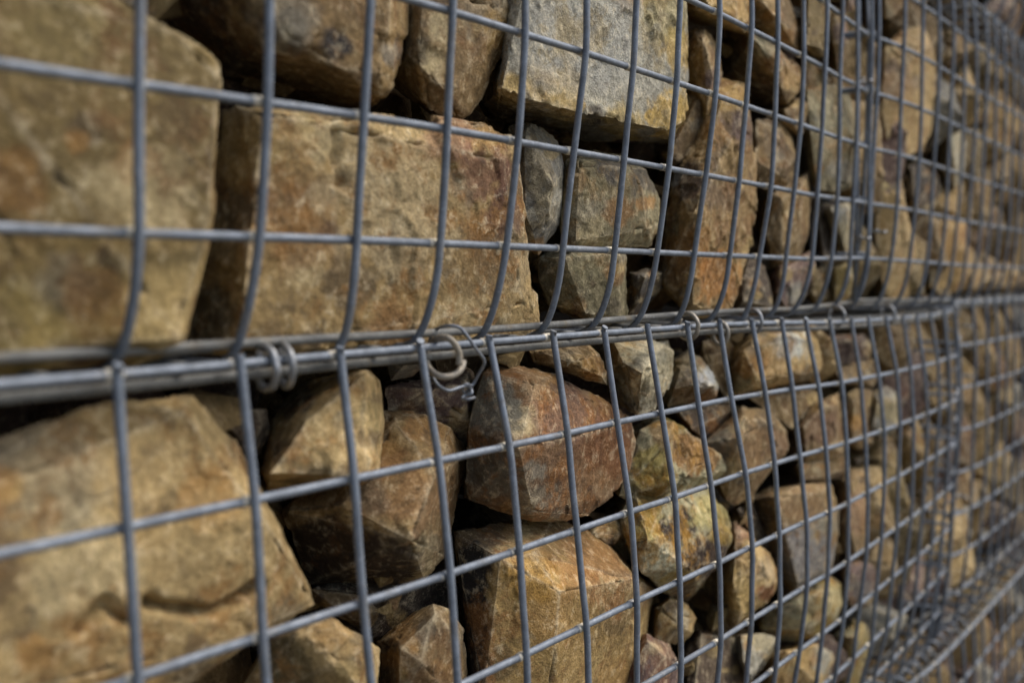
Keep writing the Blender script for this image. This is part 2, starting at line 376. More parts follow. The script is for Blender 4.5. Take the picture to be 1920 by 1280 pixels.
def stone(label, pal, d0, outline, inner=(), thick=None, patches=(), cracks=(), rough=1.0, voxel=.0030, tone=1.0, edge=.012, mot=.6, more=(), auto=14):
    pts = []; ctr2 = (sum(p[0] for p in outline)/len(outline), sum(p[1] for p in outline)/len(outline))
    front = []; R = RELIEF; rl = random.Random(len(jobs)*7+1)
    rel = lambda v: v*R if v < .03 else v
    d0 += max([0.]+[-p[2]*(R-1)*.6 for p in inner])
    for p in outline:
        dd = rel(p[2]) if len(p) > 2 else edge*(1.3 if inner else rl.uniform(.5, 2.2))
        q = bp(p[0], p[1], d0+dd); pts.append(q); front.append(q)
    if not inner:                            # a few broad broken facets instead of an even pillow
        sz = max(math.hypot(p[0]-ctr2[0], p[1]-ctr2[1]) for p in outline); pm = px_per_m(bp(ctr2[0], ctr2[1], d0))
        ta, tb = rl.uniform(-.22, .22), rl.uniform(-.22, .22)
        for k, p in enumerate(outline):
            if len(p) > 2 and p[2] > .03 or rl.random() < .55: continue
            kk = rl.choice((.45, .7, .88, .94)); x = ctr2[0]+(p[0]-ctr2[0])*kk; y = ctr2[1]+(p[1]-ctr2[1])*kk
            pts.append(bp(x, y, d0+ta*(x-ctr2[0])/pm*1.2+tb*(y-ctr2[1])/pm+rl.uniform(-.003, .003)))
    for p in inner: pts.append(bp(p[0], p[1], d0+rel(p[2])))
    cen = sum(front, Vector())/len(front)
    size = max((a-cen).length for a in front)
    th = thick or min(.14, max(.05, size*.9))
    e = (ray(*ctr2).normalized()*.65+Vector((0, 1, 0))*.35).normalized()
    for q in front: pts.append(cen+(q-cen)*.62+e*th)
    for q in front[::2]: pts.append(cen+(q-cen)*.92+e*th*.34)
    # keep the face just behind the wires
    lim = lambda q: D+mesh_d(q.x, q.z-HC)+.0085
    sets = [pts]
    for ex in more:                          # further convex lumps of the same stone
        fr = [bp(x, y, d0+rel(dd)) for x, y, dd in ex]; ce = sum(fr, Vector())/len(fr)
        sets.append(fr+[ce+(q-ce)*.62+e*th for q in fr])
    sets = [[Vector((q.x, max(q.y, lim(q)), q.z)) for q in st] for st in sets]
    o = hull_object('stone', sets, M_STONE)
    xs = [p[0] for p in outline]+[p[0] for ex in more for p in ex]; ys = [p[1] for p in outline]+[p[1] for ex in more for p in ex]; sz_ = min(max(xs)-min(xs), max(ys)-min(ys))
    spots = []
    for k in range(auto):                    # stains and mineral spots
        cc = rl.choice(((206, 186, 142), (196, 168, 112), (92, 72, 52), (148, 104, 56), (70, 58, 48), (150, 140, 118), (170, 126, 70)))
        spots.append((rl.uniform(min(xs), max(xs)), rl.uniform(min(ys), max(ys)), sz_*rl.uniform(.03, .17), cc, rl.uniform(.35, .75)))
    patches = spots+list(patches)  # given patches mix own colours with shade painted on undersides, left faces
    tag(o, label, 'stone', 'stones packed in the gabion cages')
    for i, k in enumerate(('c1', 'c2', 'c3')):
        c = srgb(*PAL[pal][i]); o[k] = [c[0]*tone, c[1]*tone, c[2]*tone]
    o['mot'] = mot
    site_pts.append((cen.x, cen.z-HC))
    jobs.append((o, voxel, len(jobs), patches, cracks, rough))
    return o
# ---- upper row, left to right
stone('huge olive-brown stone filling the upper left corner', 'olive', .034,
      [(-190, -70), (120, -30), (240, -2), (330, 58), (400, 98), (416, 126), (411, 165), (402, 190), (397, 260), (393, 330), (398, 400), (398, 425), (384, 472), (364, 530), (358, 600), (350, 655), (250, 690), (0, 705), (-200, 720)],
      edge=.008, patches=[(330, 220, 60, (96, 78, 52), .5), (60, 640, 120, (170, 146, 84), .5), (120, 60, 90, (150, 132, 84), .4)], rough=.6, tone=.84)
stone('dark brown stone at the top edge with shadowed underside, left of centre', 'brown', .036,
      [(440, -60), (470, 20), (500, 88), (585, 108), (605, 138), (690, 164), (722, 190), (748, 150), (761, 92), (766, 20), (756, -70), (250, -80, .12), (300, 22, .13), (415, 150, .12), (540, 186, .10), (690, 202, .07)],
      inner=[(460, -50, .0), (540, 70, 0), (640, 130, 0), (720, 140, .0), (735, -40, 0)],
      patches=[(330, 30, 110, (74, 58, 42), .9), (450, 140, 80, (70, 54, 38), .85), (620, 85, 34, (38, 36, 38), .95), (540, 40, 70, (128, 124, 112), .6), (740, 100, 26, (140, 138, 130), .6)])  # two large dark patches paint the underside's shade into the colour
stone('large mottled ochre stone behind the near mesh, above the seam', 'tan', .040,
      [(500, 204), (600, 208), (700, 214), (850, 234), (925, 238), (958, 252), (975, 310), (974, 400), (968, 440), (998, 488), (1010, 560), (1012, 605), (1000, 628), (920, 640), (640, 648), (470, 664), (414, 202, .05), (402, 300, .06), (396, 420, .06), (366, 545, .06), (356, 660, .06)],
      inner=[(494, 212, 0), (478, 300, 0), (462, 430, 0), (452, 560, 0), (447, 655, 0), (945, 300, 0), (985, 570, 0)],
      patches=[(900, 330, 60, (120, 78, 62), .75), (940, 400, 40, (104, 66, 52), .7), (560, 420, 90, (150, 108, 70), .5), (900, 500, 60, (124, 98, 60), .6), (740, 380, 130, (206, 184, 142), .6), (840, 255, 50, (176, 130, 106), .5), (440, 400, 50, (106, 92, 70), .7), (400, 600, 60, (80, 70, 54), .7)],
      cracks=[([(638, 250), (636, 300), (640, 345)], .003, .006)], rough=1.3, edge=.005, mot=.95, auto=30)
stone('brown wedge-shaped stone hanging above the large ochre stone', 'brown', .040,
      [(776, -60), (770, 60), (762, 104), (745, 140, .02), (758, 168, .02), (800, 205), (830, 226), (868, 232), (888, 216), (905, 180), (922, 150), (942, 118), (962, 60), (966, 0), (958, -60)],
      inner=[(795, -50, 0), (785, 120, 0), (845, 180, -.001), (884, 190, .008), (945, 20, 0)],
      patches=[(780, 100, 30, (96, 90, 74), .6), (930, 60, 40, (176, 140, 74), .5)])
stone('big grey slab with yellowish chipped lower edge, top centre', 'grey', .032,
      [(968, -60), (972, 20), (964, 60), (946, 108), (940, 165, .002), (985, 186, 0), (1040, 194, 0), (1072, 214, 0), (1105, 216, 0), (1170, 240, 0), (1250, 246, 0), (1288, 226, .002), (1293, 150, .006), (1291, 60, .006), (1282, -60, .006), (908, 196, .10), (930, 226, .12), (1000, 240, .12), (1100, 264, .11), (1180, 267, .09), (1256, 264, .06)],
      inner=[(990, -50, 0), (1268, -50, 0)],
      patches=[(965, 170, 36, (204, 172, 108), .8), (1060, 205, 40, (200, 172, 110), .7), (1170, 232, 40, (196, 168, 104), .75), (1265, 215, 50, (190, 154, 74), .85), (1278, 90, 40, (184, 150, 76), .8), (1255, 20, 60, (170, 152, 92), .6), (1080, 60, 120, (176, 174, 164), .5), (990, 260, 70, (110, 90, 56), .8)], rough=1.4)
stone('small grey stone with sharp flaked edge, beside the large ochre stone', 'grey', .052,
      [(958, 240, .03), (990, 230), (1022, 238), (1052, 268), (1060, 320), (1056, 385), (1046, 428), (1022, 450), (1010, 478), (985, 472, .02), (970, 424), (966, 380), (974, 300)],
      inner=[(985, 260, 0), (1020, 300, -.004), (1038, 350, -.008), (1030, 400, -.006), (985, 400, 0), (1000, 440, 0)],
      patches=[(985, 260, 30, (96, 84, 66), .6), (1046, 370, 18, (196, 190, 172), .5)], tone=.86, voxel=.0024, rough=1.2)
stone('yellow-grey block with dark stained top right, under the grey slab', 'khaki', .048,
      [(1062, 300, .01), (1090, 274, .02), (1165, 288), (1212, 318), (1236, 372), (1237, 420), (1222, 462), (1165, 453), (1120, 452), (1055, 474), (1052, 400)],
      inner=[(1085, 310, 0), (1165, 312, -.002), (1205, 345, 0), (1216, 430, 0), (1160, 430, -.002), (1080, 450, 0)],
      patches=[(1150, 315, 34, (76, 72, 68), .85), (1205, 335, 30, (88, 80, 70), .8), (1212, 380, 16, (186, 132, 70), .6)], tone=.88, voxel=.0024)
stone('ochre-grey upright block standing on the seam below the grey flake', 'khaki', .052,
      [(1008, 482, .015), (1055, 466), (1110, 450), (1165, 458), (1176, 484), (1176, 602), (1110, 606), (1066, 590, .02), (1030, 570, .03), (1012, 525, .03)],
      inner=[(1060, 485, 0), (1160, 475, -.002), (1160, 590, 0), (1100, 590, .002), (1072, 560, .004)],
      patches=[(1030, 520, 34, (84, 78, 60), .7), (1110, 480, 40, (150, 142, 108), .5)], tone=.82, voxel=.0024, rough=1.5)
stone('small dark slate stone wedged at the seam, left of the rust stone', 'dark', .064,
      [(1180, 512), (1215, 502), (1256, 508), (1246, 540), (1216, 572), (1186, 602), (1170, 600), (1174, 550)],
      inner=[(1210, 520, -.01), (1190, 575, -.004)], patches=[(1205, 530, 20, (104, 102, 98), .6)], voxel=.0024)
stone('tall rust-streaked brown stone right of centre in upper cage', 'brown', .042,
      [(1342, 154, .016), (1392, 150, .012), (1402, 178), (1414, 280), (1418, 320), (1412, 400), (1408, 460), (1392, 520), (1366, 586), (1310, 594), (1286, 588), (1246, 528, .03), (1256, 470, .04), (1250, 395, .04), (1256, 345, .04), (1285, 315, .035), (1318, 262, .03), (1330, 200, .025)],
      inner=[(1352, 185, .002), (1395, 205, 0), (1390, 440, 0), (1305, 400, -.005), (1300, 570, 0)],
      patches=[(1395, 240, 34, (88, 68, 66), .85), (1372, 180, 26, (178, 142, 76), .7), (1290, 345, 34, (66, 54, 48), .8), (1350, 360, 40, (80, 62, 52), .6), (1290, 470, 50, (150, 106, 52), .7), (1340, 520, 50, (176, 112, 44), .6), (1262, 420, 22, (124, 116, 86), .8), (1265, 335, 16, (150, 146, 134), .7)], rough=1.6, voxel=.0026)
stone('narrow brownish stone squeezed right of the grey slab', 'brown', .060,
      [(1302, 60), (1322, 50), (1342, 78), (1354, 138), (1352, 175), (1332, 232), (1316, 256), (1302, 230, .02), (1296, 170, .02), (1294, 110)],
      inner=[(1318, 80, -.004), (1338, 140, -.006), (1326, 210, -.002)], patches=[(1335, 150, 20, (132, 112, 118), .5)], voxel=.0026)
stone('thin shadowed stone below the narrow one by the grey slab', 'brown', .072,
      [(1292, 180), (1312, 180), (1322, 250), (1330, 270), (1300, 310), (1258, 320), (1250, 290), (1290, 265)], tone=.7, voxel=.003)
stone('pale yellow-brown stone at the top edge, right of the grey slab', 'ochre', .052,
      [(1296, -50), (1304, 20), (1330, 44, .02), (1356, 40), (1400, 66), (1412, 40), (1406, 0), (1400, -50)],
      inner=[(1330, 10, 0), (1380, 40, -.004), (1380, -30, 0)], voxel=.003)
stone('brown stone with slanting ridge at the top edge, upper right', 'brown', .052,
      [(1412, -50), (1406, 10), (1416, 50), (1450, 84), (1498, 100), (1502, 50), (1492, 30), (1462, -50)],
      inner=[(1425, 0, 0), (1462, 40, -.008), (1490, 60, 0)], voxel=.003)
stone('pointed brown stone with dark left side, upper right of centre', 'brown', .048,
      [(1396, 50), (1420, 60), (1462, 90), (1494, 124), (1502, 146), (1497, 172), (1478, 196), (1462, 186), (1440, 150), (1350, 40, .07), (1344, 70, .08), (1358, 150, .08), (1405, 155, .06), (1425, 206, .06), (1455, 206, .04)],
      inner=[(1412, 72, .0), (1460, 110, -.006), (1468, 170, -.004), (1440, 130, 0)],
      patches=[(1375, 100, 46, (70, 58, 44), .7), (1430, 180, 34, (60, 50, 40), .7), (1435, 90, 24, (150, 146, 116), .6), (1485, 140, 24, (170, 132, 78), .6)], voxel=.003)
stone('small olive stone high up left of the corner joint', 'olive', .055,
      [(1515, -40), (1512, 60), (1510, 90), (1540, 110), (1560, 85), (1558, 20), (1545, -40)], voxel=.0035)
stone('brown stone directly left of the corner joint, near the top', 'brown', .055,
      [(1556, 40), (1566, 100), (1560, 130), (1572, 146), (1588, 110), (1592, 80), (1586, 20), (1566, 10)], voxel=.0035, patches=[(1578, 60, 20, (128, 104, 106), .6)])
stone('reddish stone at the top edge by the corner joint', 'purple', .055,
      [(1556, -50), (1590, -50), (1604, -20), (1602, 18), (1588, 24), (1562, -4)], voxel=.0035)
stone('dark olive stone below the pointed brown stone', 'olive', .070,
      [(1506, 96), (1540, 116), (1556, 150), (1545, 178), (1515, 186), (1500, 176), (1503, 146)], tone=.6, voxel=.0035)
stone('smooth greenish grey stone left of the corner joint', 'khaki', .045,
      [(1512, 170), (1545, 160), (1580, 155), (1598, 190), (1606, 250), (1604, 310), (1594, 352), (1560, 366), (1532, 356), (1540, 290), (1516, 240)],
      patches=[(1575, 320, 24, (160, 156, 146), .5), (1550, 220, 40, (160, 154, 126), .5)], tone=.9, voxel=.0035, rough=.7)
stone('small brown stone between the pointed stone and the grey one', 'brown', .060,
      [(1470, 206), (1500, 182), (1535, 190), (1538, 225), (1516, 236), (1500, 258), (1466, 230)], voxel=.0035)
stone('shaded brown stone right of the rust stone, level with its top', 'brown', .056,
      [(1418, 226), (1464, 222), (1480, 240), (1492, 300), (1488, 350), (1460, 362), (1424, 352), (1416, 300)],
      patches=[(1445, 270, 30, (88, 74, 58), .5)], tone=.85, voxel=.0035)
stone('tall dull brown stone in the second gap right of the rust stone', 'brown', .052,
      [(1446, 362), (1484, 358), (1498, 330), (1516, 322), (1520, 370), (1514, 440), (1496, 500), (1480, 520), (1450, 500), (1438, 440)],
      inner=[(1466, 375, 0), (1502, 350, -.004), (1500, 440, -.004), (1465, 480, 0)], patches=[(1505, 330, 14, (176, 148, 106), .6)], tone=.85, voxel=.0035)
stone('dark brown stone at the seam right of the rust stone', 'dark', .056,
      [(1378, 560, .02), (1392, 520), (1406, 480), (1432, 486), (1446, 540), (1448, 578), (1420, 590), (1372, 592)], tone=1.15, voxel=.0035)
stone('purplish stone at the seam with pale lower facet', 'purple', .052,
      [(1462, 500), (1490, 482), (1522, 470), (1530, 500), (1516, 552), (1496, 578), (1472, 578), (1456, 550)],
      patches=[(1496, 550, 22, (168, 166, 152), .7)], voxel=.0035)
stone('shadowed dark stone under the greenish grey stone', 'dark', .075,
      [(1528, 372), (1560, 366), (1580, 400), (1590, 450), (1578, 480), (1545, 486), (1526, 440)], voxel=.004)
stone('pale sliver of stone left of the corner joint', 'pale', .052,
      [(1556, 388), (1592, 376), (1602, 420), (1598, 470), (1586, 478), (1574, 452), (1562, 420)],
      patches=[(1575, 400, 22, (150, 152, 148), .6)], voxel=.0035, tone=.9)
stone('dark olive stone at the seam under the pale sliver', 'olive', .060,
      [(1524, 506), (1552, 494), (1566, 520), (1562, 562), (1534, 574), (1520, 550)], tone=.55, voxel=.004)  # overall tone lowered to a dark olive
stone('greenish stone at the seam left of the corner joint', 'yellow', .052,
      [(1566, 500), (1592, 492), (1600, 520), (1594, 564), (1566, 572), (1558, 540)], tone=.75, voxel=.004)
# ---- lower row, left to right
stone('huge tan stone filling the lower left corner, cracked across', 'tan', .032,
      [(-190, 900), (0, 862), (110, 780), (182, 752), (300, 742), (362, 740), (402, 792), (442, 824), (480, 890), (502, 932), (532, 982), (556, 1050), (580, 1100), (588, 1132), (540, 1160), (492, 1204), (400, 1250), (320, 1300), (240, 1360), (-200, 1440)],
      inner=[(40, 890, 0), (340, 772, .004), (500, 980, 0), (440, 1200, .004), (-150, 1340, 0), (-150, 950, 0)],
      patches=[(80, 900, 110, (160, 148, 122), .5), (15, 915, 26, (214, 176, 110), .7), (540, 1140, 30, (96, 88, 72), .6), (430, 1000, 90, (186, 160, 112), .4)],
      cracks=[([(150, 1180), (200, 1132), (240, 1164)], .0030, .011), ([(285, 1130), (330, 1142), (400, 1144), (445, 1126), (485, 1098)], .0030, .014)], tone=.82, edge=.016, rough=.55, voxel=.0024)
stone('bright wedge of sandstone under the ring-bound seam', 'tan', .036,
      [(494, 892, .012), (512, 850, .03), (560, 775, .03), (612, 718, .035), (686, 694, .015), (712, 718, .02), (721, 790, .02), (719, 872, .02), (694, 902, .02), (652, 900, .07), (560, 920, .09), (500, 922, .08), (512, 770, .08), (560, 720, .08)],
      inner=[(506, 888, 0), (575, 790, 0), (640, 728, .002), (686, 698, 0), (690, 890, -.006), (600, 882, -.002)],
      patches=[(690, 780, 26, (206, 178, 122), .7), (600, 830, 70, (204, 178, 128), .5), (580, 905, 50, (96, 78, 46), .7), (540, 740, 46, (70, 56, 40), .8), (660, 880, 24, (120, 92, 54), .6)], tone=1.12)  # raised tone and dark patches paint lit front and shaded sides into colour
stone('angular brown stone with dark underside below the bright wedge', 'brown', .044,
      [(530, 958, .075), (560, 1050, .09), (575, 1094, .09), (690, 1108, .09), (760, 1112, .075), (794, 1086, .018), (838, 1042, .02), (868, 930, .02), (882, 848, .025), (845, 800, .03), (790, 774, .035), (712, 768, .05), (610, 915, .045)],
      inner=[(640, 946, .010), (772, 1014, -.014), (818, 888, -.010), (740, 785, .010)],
      patches=[(760, 930, 70, (170, 128, 86), .6), (700, 930, 40, (120, 104, 84), .6), (610, 1030, 84, (58, 44, 30), .9), (720, 1060, 60, (56, 42, 32), .9), (800, 800, 30, (166, 128, 78), .6), (820, 1040, 40, (140, 124, 98), .5)])  # darkest patches: dark brown plus the underside's shade painted in
stone('dark purple-brown stone behind the hanging ring and tie wire', 'purple', .085,
      [(722, 726), (790, 704), (880, 688), (902, 720), (898, 790), (882, 842), (850, 802), (795, 778), (728, 772)],
      inner=[(800, 730, -.004), (870, 720, -.008), (880, 790, -.004), (835, 770, .0)], tone=.8)
stone('rust-brown block with grey left facet, centre of lower cage', 'rust', .036,
      [(880, 800, .03), (900, 740, .03), (908, 700, .03), (936, 674, .02), (970, 682, .015), (1040, 702), (1120, 742), (1180, 776), (1194, 830), (1182, 882), (1152, 932), (1106, 966), (1060, 978), (1000, 978), (940, 958, .012), (872, 942, .02), (876, 900, .025)],
      inner=[(1004, 716, -.004), (972, 840, -.010), (1000, 958, -.002), (1160, 800, .002)],
      patches=[(925, 760, 60, (120, 116, 102), .9), (920, 880, 60, (116, 108, 92), .9), (1000, 720, 30, (176, 148, 112), .6), (1010, 950, 46, (142, 130, 108), .75), (1000, 880, 22, (150, 142, 124), .75), (1140, 830, 60, (136, 84, 44), .6), (1060, 780, 60, (132, 100, 84), .6), (1120, 945, 40, (150, 124, 92), .6)], voxel=.0026, rough=.8)
stone('flat brown stone tucked right under the seam, centre', 'brown', .042,
      [(990, 652, .03), (1040, 640, .02), (1100, 640, .015), (1128, 662), (1140, 700), (1139, 722), (1100, 712), (1050, 694, .02), (1000, 680, .03)],
      inner=[(1060, 660, .002), (1110, 668, 0), (1128, 705, 0), (1070, 680, -.002)],
      patches=[(1110, 690, 26, (178, 128, 62), .6), (1060, 665, 30, (170, 150, 118), .5)], voxel=.0022, rough=1.2)
stone('pale cream crystalline stone under the seam', 'pale', .036,
      [(1144, 664, .02), (1190, 652, .015), (1252, 638, .02), (1264, 658), (1256, 716), (1226, 770), (1196, 782), (1182, 752), (1144, 706, .02), (1150, 640, .03)],
      inner=[(1170, 680, 0), (1230, 668, -.006), (1240, 700, -.004), (1200, 740, -.002), (1205, 700, -.008)],
      patches=[(1205, 690, 52, (222, 206, 166), .8), (1225, 662, 30, (232, 220, 186), .8), (1190, 690, 18, (90, 84, 76), .6), (1215, 740, 26, (122, 112, 92), .6), (1160, 700, 24, (110, 92, 62), .6)], voxel=.0020, rough=2.2, tone=1.05, mot=1.0)
stone('small stone with grey top and rusty base beside the cream one', 'grey', .046,
      [(1258, 676, .02), (1292, 656, .02), (1322, 682), (1349, 726), (1342, 746), (1300, 758, .02), (1252, 762, .03), (1244, 730, .02)],
      inner=[(1275, 690, .0), (1310, 690, -.004), (1338, 722, -.006), (1300, 722, -.008), (1262, 730, 0)],
      patches=[(1290, 742, 36, (112, 80, 42), .85), (1330, 742, 18, (150, 100, 40), .7), (1280, 672, 28, (150, 124, 82), .6), (1322, 710, 18, (190, 196, 200), .6)], voxel=.0022)
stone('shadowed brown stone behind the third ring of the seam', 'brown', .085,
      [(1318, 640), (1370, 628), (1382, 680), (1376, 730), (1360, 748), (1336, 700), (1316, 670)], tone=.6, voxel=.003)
stone('rounded tan stone with white patch just below the seam', 'tan', .036,
      [(1378, 650, .02), (1420, 626), (1470, 616), (1512, 612), (1532, 640), (1543, 672), (1540, 696), (1508, 716), (1470, 722), (1400, 735, .02), (1376, 742, .02), (1370, 690, .02)],
      inner=[(1396, 660, 0), (1470, 635, -.004), (1515, 640, -.004), (1528, 680, 0), (1500, 700, -.002), (1420, 715, 0)],
      patches=[(1484, 644, 34, (226, 222, 204), 1.), (1520, 650, 18, (200, 166, 104), .6), (1396, 718, 22, (150, 148, 116), .7), (1440, 680, 50, (170, 130, 82), .5), (1505, 712, 26, (92, 76, 54), .7)], voxel=.0028)
stone('dark brown stone under the rounded tan one', 'brown', .070,
      [(1396, 742, .02), (1440, 728), (1510, 722), (1536, 742), (1500, 772), (1486, 806), (1470, 800), (1440, 766)], tone=.6, voxel=.003)
stone('small dark rusty stone above the yellow-green stone', 'dark', .066,
      [(1272, 770), (1330, 762), (1372, 752), (1380, 764), (1350, 800), (1330, 826), (1296, 806)], voxel=.003, patches=[(1335, 800, 14, (150, 96, 40), .7), (1360, 770, 16, (150, 116, 72), .6)])
stone('flat-faced brown-grey stone right of the yellow-green one', 'brown', .046,
      [(1320, 830, .03), (1356, 796, .02), (1392, 762), (1420, 768), (1450, 772), (1474, 806), (1480, 842), (1466, 862), (1440, 890), (1412, 928), (1376, 950), (1362, 940), (1368, 880)],
      inner=[(1350, 825, .008), (1395, 785, 0), (1440, 790, -.002), (1462, 840, 0), (1400, 910, 0), (1385, 820, -.004)],
      patches=[(1350, 830, 34, (130, 126, 110), .8), (1400, 840, 40, (170, 130, 86), .5), (1460, 830, 24, (140, 104, 78), .5)], voxel=.0028, rough=.7)
stone('ridged brown stone right of the flat-faced stone', 'brown', .050,
      [(1486, 812, .03), (1502, 790, .02), (1530, 752), (1574, 734), (1580, 790), (1584, 846), (1560, 862), (1510, 868), (1480, 864, .03), (1476, 830, .04)],
      inner=[(1508, 800, .0), (1540, 762, -.002), (1570, 760, 0), (1565, 840, 0), (1512, 850, 0)],
      patches=[(1490, 840, 26, (80, 62, 44), .7), (1540, 800, 36, (134, 96, 74), .6), (1525, 760, 18, (176, 140, 80), .6)], voxel=.003)
stone('tall yellow-green stone with dark rusty blotches, right of the central block', 'yellow', .040,
      [(1186, 880, .01), (1200, 806, .012), (1236, 780, .012), (1262, 790, 0), (1300, 818, 0), (1346, 850, .004), (1366, 878, .008), (1352, 908, .02), (1240, 930, 0), (1180, 940, .01), (1160, 930, .012)],
      inner=[(1262, 905, -.008), (1250, 830, -.003)],
      more=[[(1160, 962, .012), (1190, 920, .006), (1262, 915, .002), (1330, 915, .008), (1362, 960, .008), (1372, 1010, .004), (1352, 1048, 0), (1310, 1096, 0), (1290, 1130, .028), (1240, 1104, .004), (1204, 1072, -.002), (1190, 1020, 0), (1290, 1064, -.010), (1345, 985, -.004), (1215, 1010, -.006)]],
      patches=[(1226, 860, 30, (186, 168, 96), .8), (1300, 850, 46, (140, 96, 46), .85), (1180, 930, 30, (150, 140, 106), .7), (1225, 930, 30, (112, 88, 42), .8), (1232, 1000, 40, (196, 172, 92), .7), (1275, 985, 36, (44, 36, 32), 1.), (1225, 1060, 46, (190, 186, 158), .85), (1330, 960, 36, (188, 172, 110), .8), (1320, 1040, 46, (62, 44, 30), 1.), (1350, 1000, 20, (176, 140, 60), .6), (1290, 1110, 30, (90, 66, 42), .8), (1245, 830, 14, (110, 86, 50), .6)], voxel=.0024, rough=1.4)
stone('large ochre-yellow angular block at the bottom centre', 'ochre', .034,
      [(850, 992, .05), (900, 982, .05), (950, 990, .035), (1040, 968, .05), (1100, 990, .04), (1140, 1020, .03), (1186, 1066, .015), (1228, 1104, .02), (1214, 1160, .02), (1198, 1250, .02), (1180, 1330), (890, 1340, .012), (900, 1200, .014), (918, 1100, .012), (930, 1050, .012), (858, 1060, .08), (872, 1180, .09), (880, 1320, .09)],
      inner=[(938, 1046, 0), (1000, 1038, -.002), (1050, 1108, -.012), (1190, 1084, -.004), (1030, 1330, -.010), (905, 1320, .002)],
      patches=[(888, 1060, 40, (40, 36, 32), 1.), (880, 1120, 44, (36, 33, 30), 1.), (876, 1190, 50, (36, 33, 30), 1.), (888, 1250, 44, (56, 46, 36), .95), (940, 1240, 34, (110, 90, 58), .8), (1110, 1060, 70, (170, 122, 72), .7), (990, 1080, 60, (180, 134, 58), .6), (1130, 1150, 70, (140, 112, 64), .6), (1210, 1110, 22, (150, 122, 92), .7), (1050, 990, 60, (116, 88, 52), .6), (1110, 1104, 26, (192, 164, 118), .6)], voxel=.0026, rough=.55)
stone('small yellow-brown chip between the central block and ochre block', 'ochre', .070,
      [(1110, 1000), (1130, 968), (1158, 972), (1172, 1002), (1160, 1022), (1140, 1026)], voxel=.0026, tone=.7, rough=1.3)
stone('tan stone at the bottom edge with rounded dark hollow, left of centre', 'tan', .040,
      [(430, 1330, .05), (500, 1205, .03), (560, 1160, .02), (620, 1158), (690, 1192), (714, 1216), (706, 1330), (560, 1350, .03)],
      inner=[(560, 1182, .004), (630, 1180, 0), (690, 1210, 0), (640, 1240, -.006), (690, 1320, 0), (560, 1330, .012), (590, 1225, .004)],
      patches=[(540, 1260, 60, (96, 80, 48), .75), (620, 1180, 40, (176, 136, 82), .5)], tone=.9)
stone('brown stone at the bottom edge below the angular brown stone', 'brown', .046,
      [(716, 1210, .02), (742, 1190, .012), (776, 1196), (796, 1150), (812, 1132), (840, 1140), (868, 1178), (876, 1240), (884, 1340), (722, 1345, .02)],
      inner=[(750, 1215, 0), (815, 1150, -.002), (855, 1190, 0), (860, 1320, 0), (745, 1330, .002), (790, 1240, -.006)],
      patches=[(735, 1270, 20, (84, 66, 42), .7), (752, 1260, 12, (196, 166, 104), .5), (800, 1180, 24, (90, 84, 74), .6)], tone=.95)
stone('very dark stone in the dark gap left of the ochre block', 'dark', .11,
      [(590, 1100), (700, 1104), (790, 1100), (860, 1080), (880, 1130), (840, 1170), (780, 1210), (700, 1200), (620, 1150)], tone=.6, voxel=.004)  # dark palette with a lowered overall tone
stone('dark purple-rust stone cut by the bottom edge, right of the ochre block', 'purple', .040,
      [(1150, 1340, .02), (1166, 1270), (1184, 1226), (1212, 1186), (1256, 1206), (1274, 1244), (1280, 1340)],
      inner=[(1190, 1240, 0), (1214, 1204, -.002), (1250, 1230, -.004), (1258, 1320, 0), (1200, 1300, -.004)],
      patches=[(1190, 1260, 24, (66, 46, 44), .8), (1240, 1230, 26, (150, 116, 84), .5)], voxel=.0026)
stone('small rounded tan-white stone right of the ochre block', 'tan', .058,
      [(1216, 1176, .02), (1232, 1134, .01), (1256, 1116), (1290, 1130), (1308, 1158), (1300, 1186), (1280, 1210), (1250, 1206), (1226, 1196)],
      patches=[(1276, 1160, 22, (206, 194, 166), .6), (1262, 1196, 26, (96, 82, 60), .6)], voxel=.0026, tone=.9)
stone('cream and rust rough stone below the yellow-green stone', 'tan', .046,
      [(1342, 1090, .02), (1354, 1030, .02), (1376, 972, .012), (1396, 990), (1424, 1026), (1446, 1042), (1460, 1086), (1456, 1112), (1428, 1132), (1408, 1158), (1376, 1180), (1354, 1160, .02)],
      inner=[(1380, 1000, .0), (1425, 1045, -.004), (1440, 1095, -.002), (1390, 1150, 0), (1375, 1090, -.004)],
      patches=[(1386, 990, 30, (150, 112, 96), .7), (1430, 1070, 22, (200, 176, 140), .6), (1434, 1110, 18, (134, 76, 44), .8), (1380, 1110, 40, (200, 168, 100), .5), (1368, 1165, 26, (100, 84, 58), .6)], voxel=.0024, rough=1.8)
stone('broad dark stone behind the small rounded white one, near the bottom', 'dark', .070,
      [(1286, 1220), (1310, 1180), (1350, 1186), (1400, 1200), (1412, 1260), (1400, 1340), (1290, 1340)], voxel=.003, patches=[(1395, 1200, 30, (150, 140, 112), .8)])
stone('grey-brown squared block with darker left side, right of centre', 'brown', .046,
      [(1408, 936, .05), (1440, 912, .025), (1500, 906), (1558, 904), (1572, 950), (1570, 1010), (1560, 1076), (1530, 1090), (1492, 1112), (1480, 1070, .014), (1462, 1010, .02), (1420, 1000, .06)],
      inner=[(1454, 930, .002), (1545, 922, 0), (1556, 990, -.002), (1545, 1070, 0), (1496, 1092, 0), (1470, 1000, .002)],
      patches=[(1425, 960, 30, (70, 58, 42), .8), (1510, 1040, 60, (136, 134, 130), .85), (1500, 940, 40, (150, 116, 76), .6), (1560, 980, 24, (140, 136, 116), .6)], voxel=.003, rough=.7)
stone('dark gap stone between cream stone and squared block', 'dark', .085,
      [(1380, 950), (1410, 930), (1440, 980), (1470, 1050), (1470, 1120), (1430, 1040), (1396, 990)], voxel=.004, tone=.7)
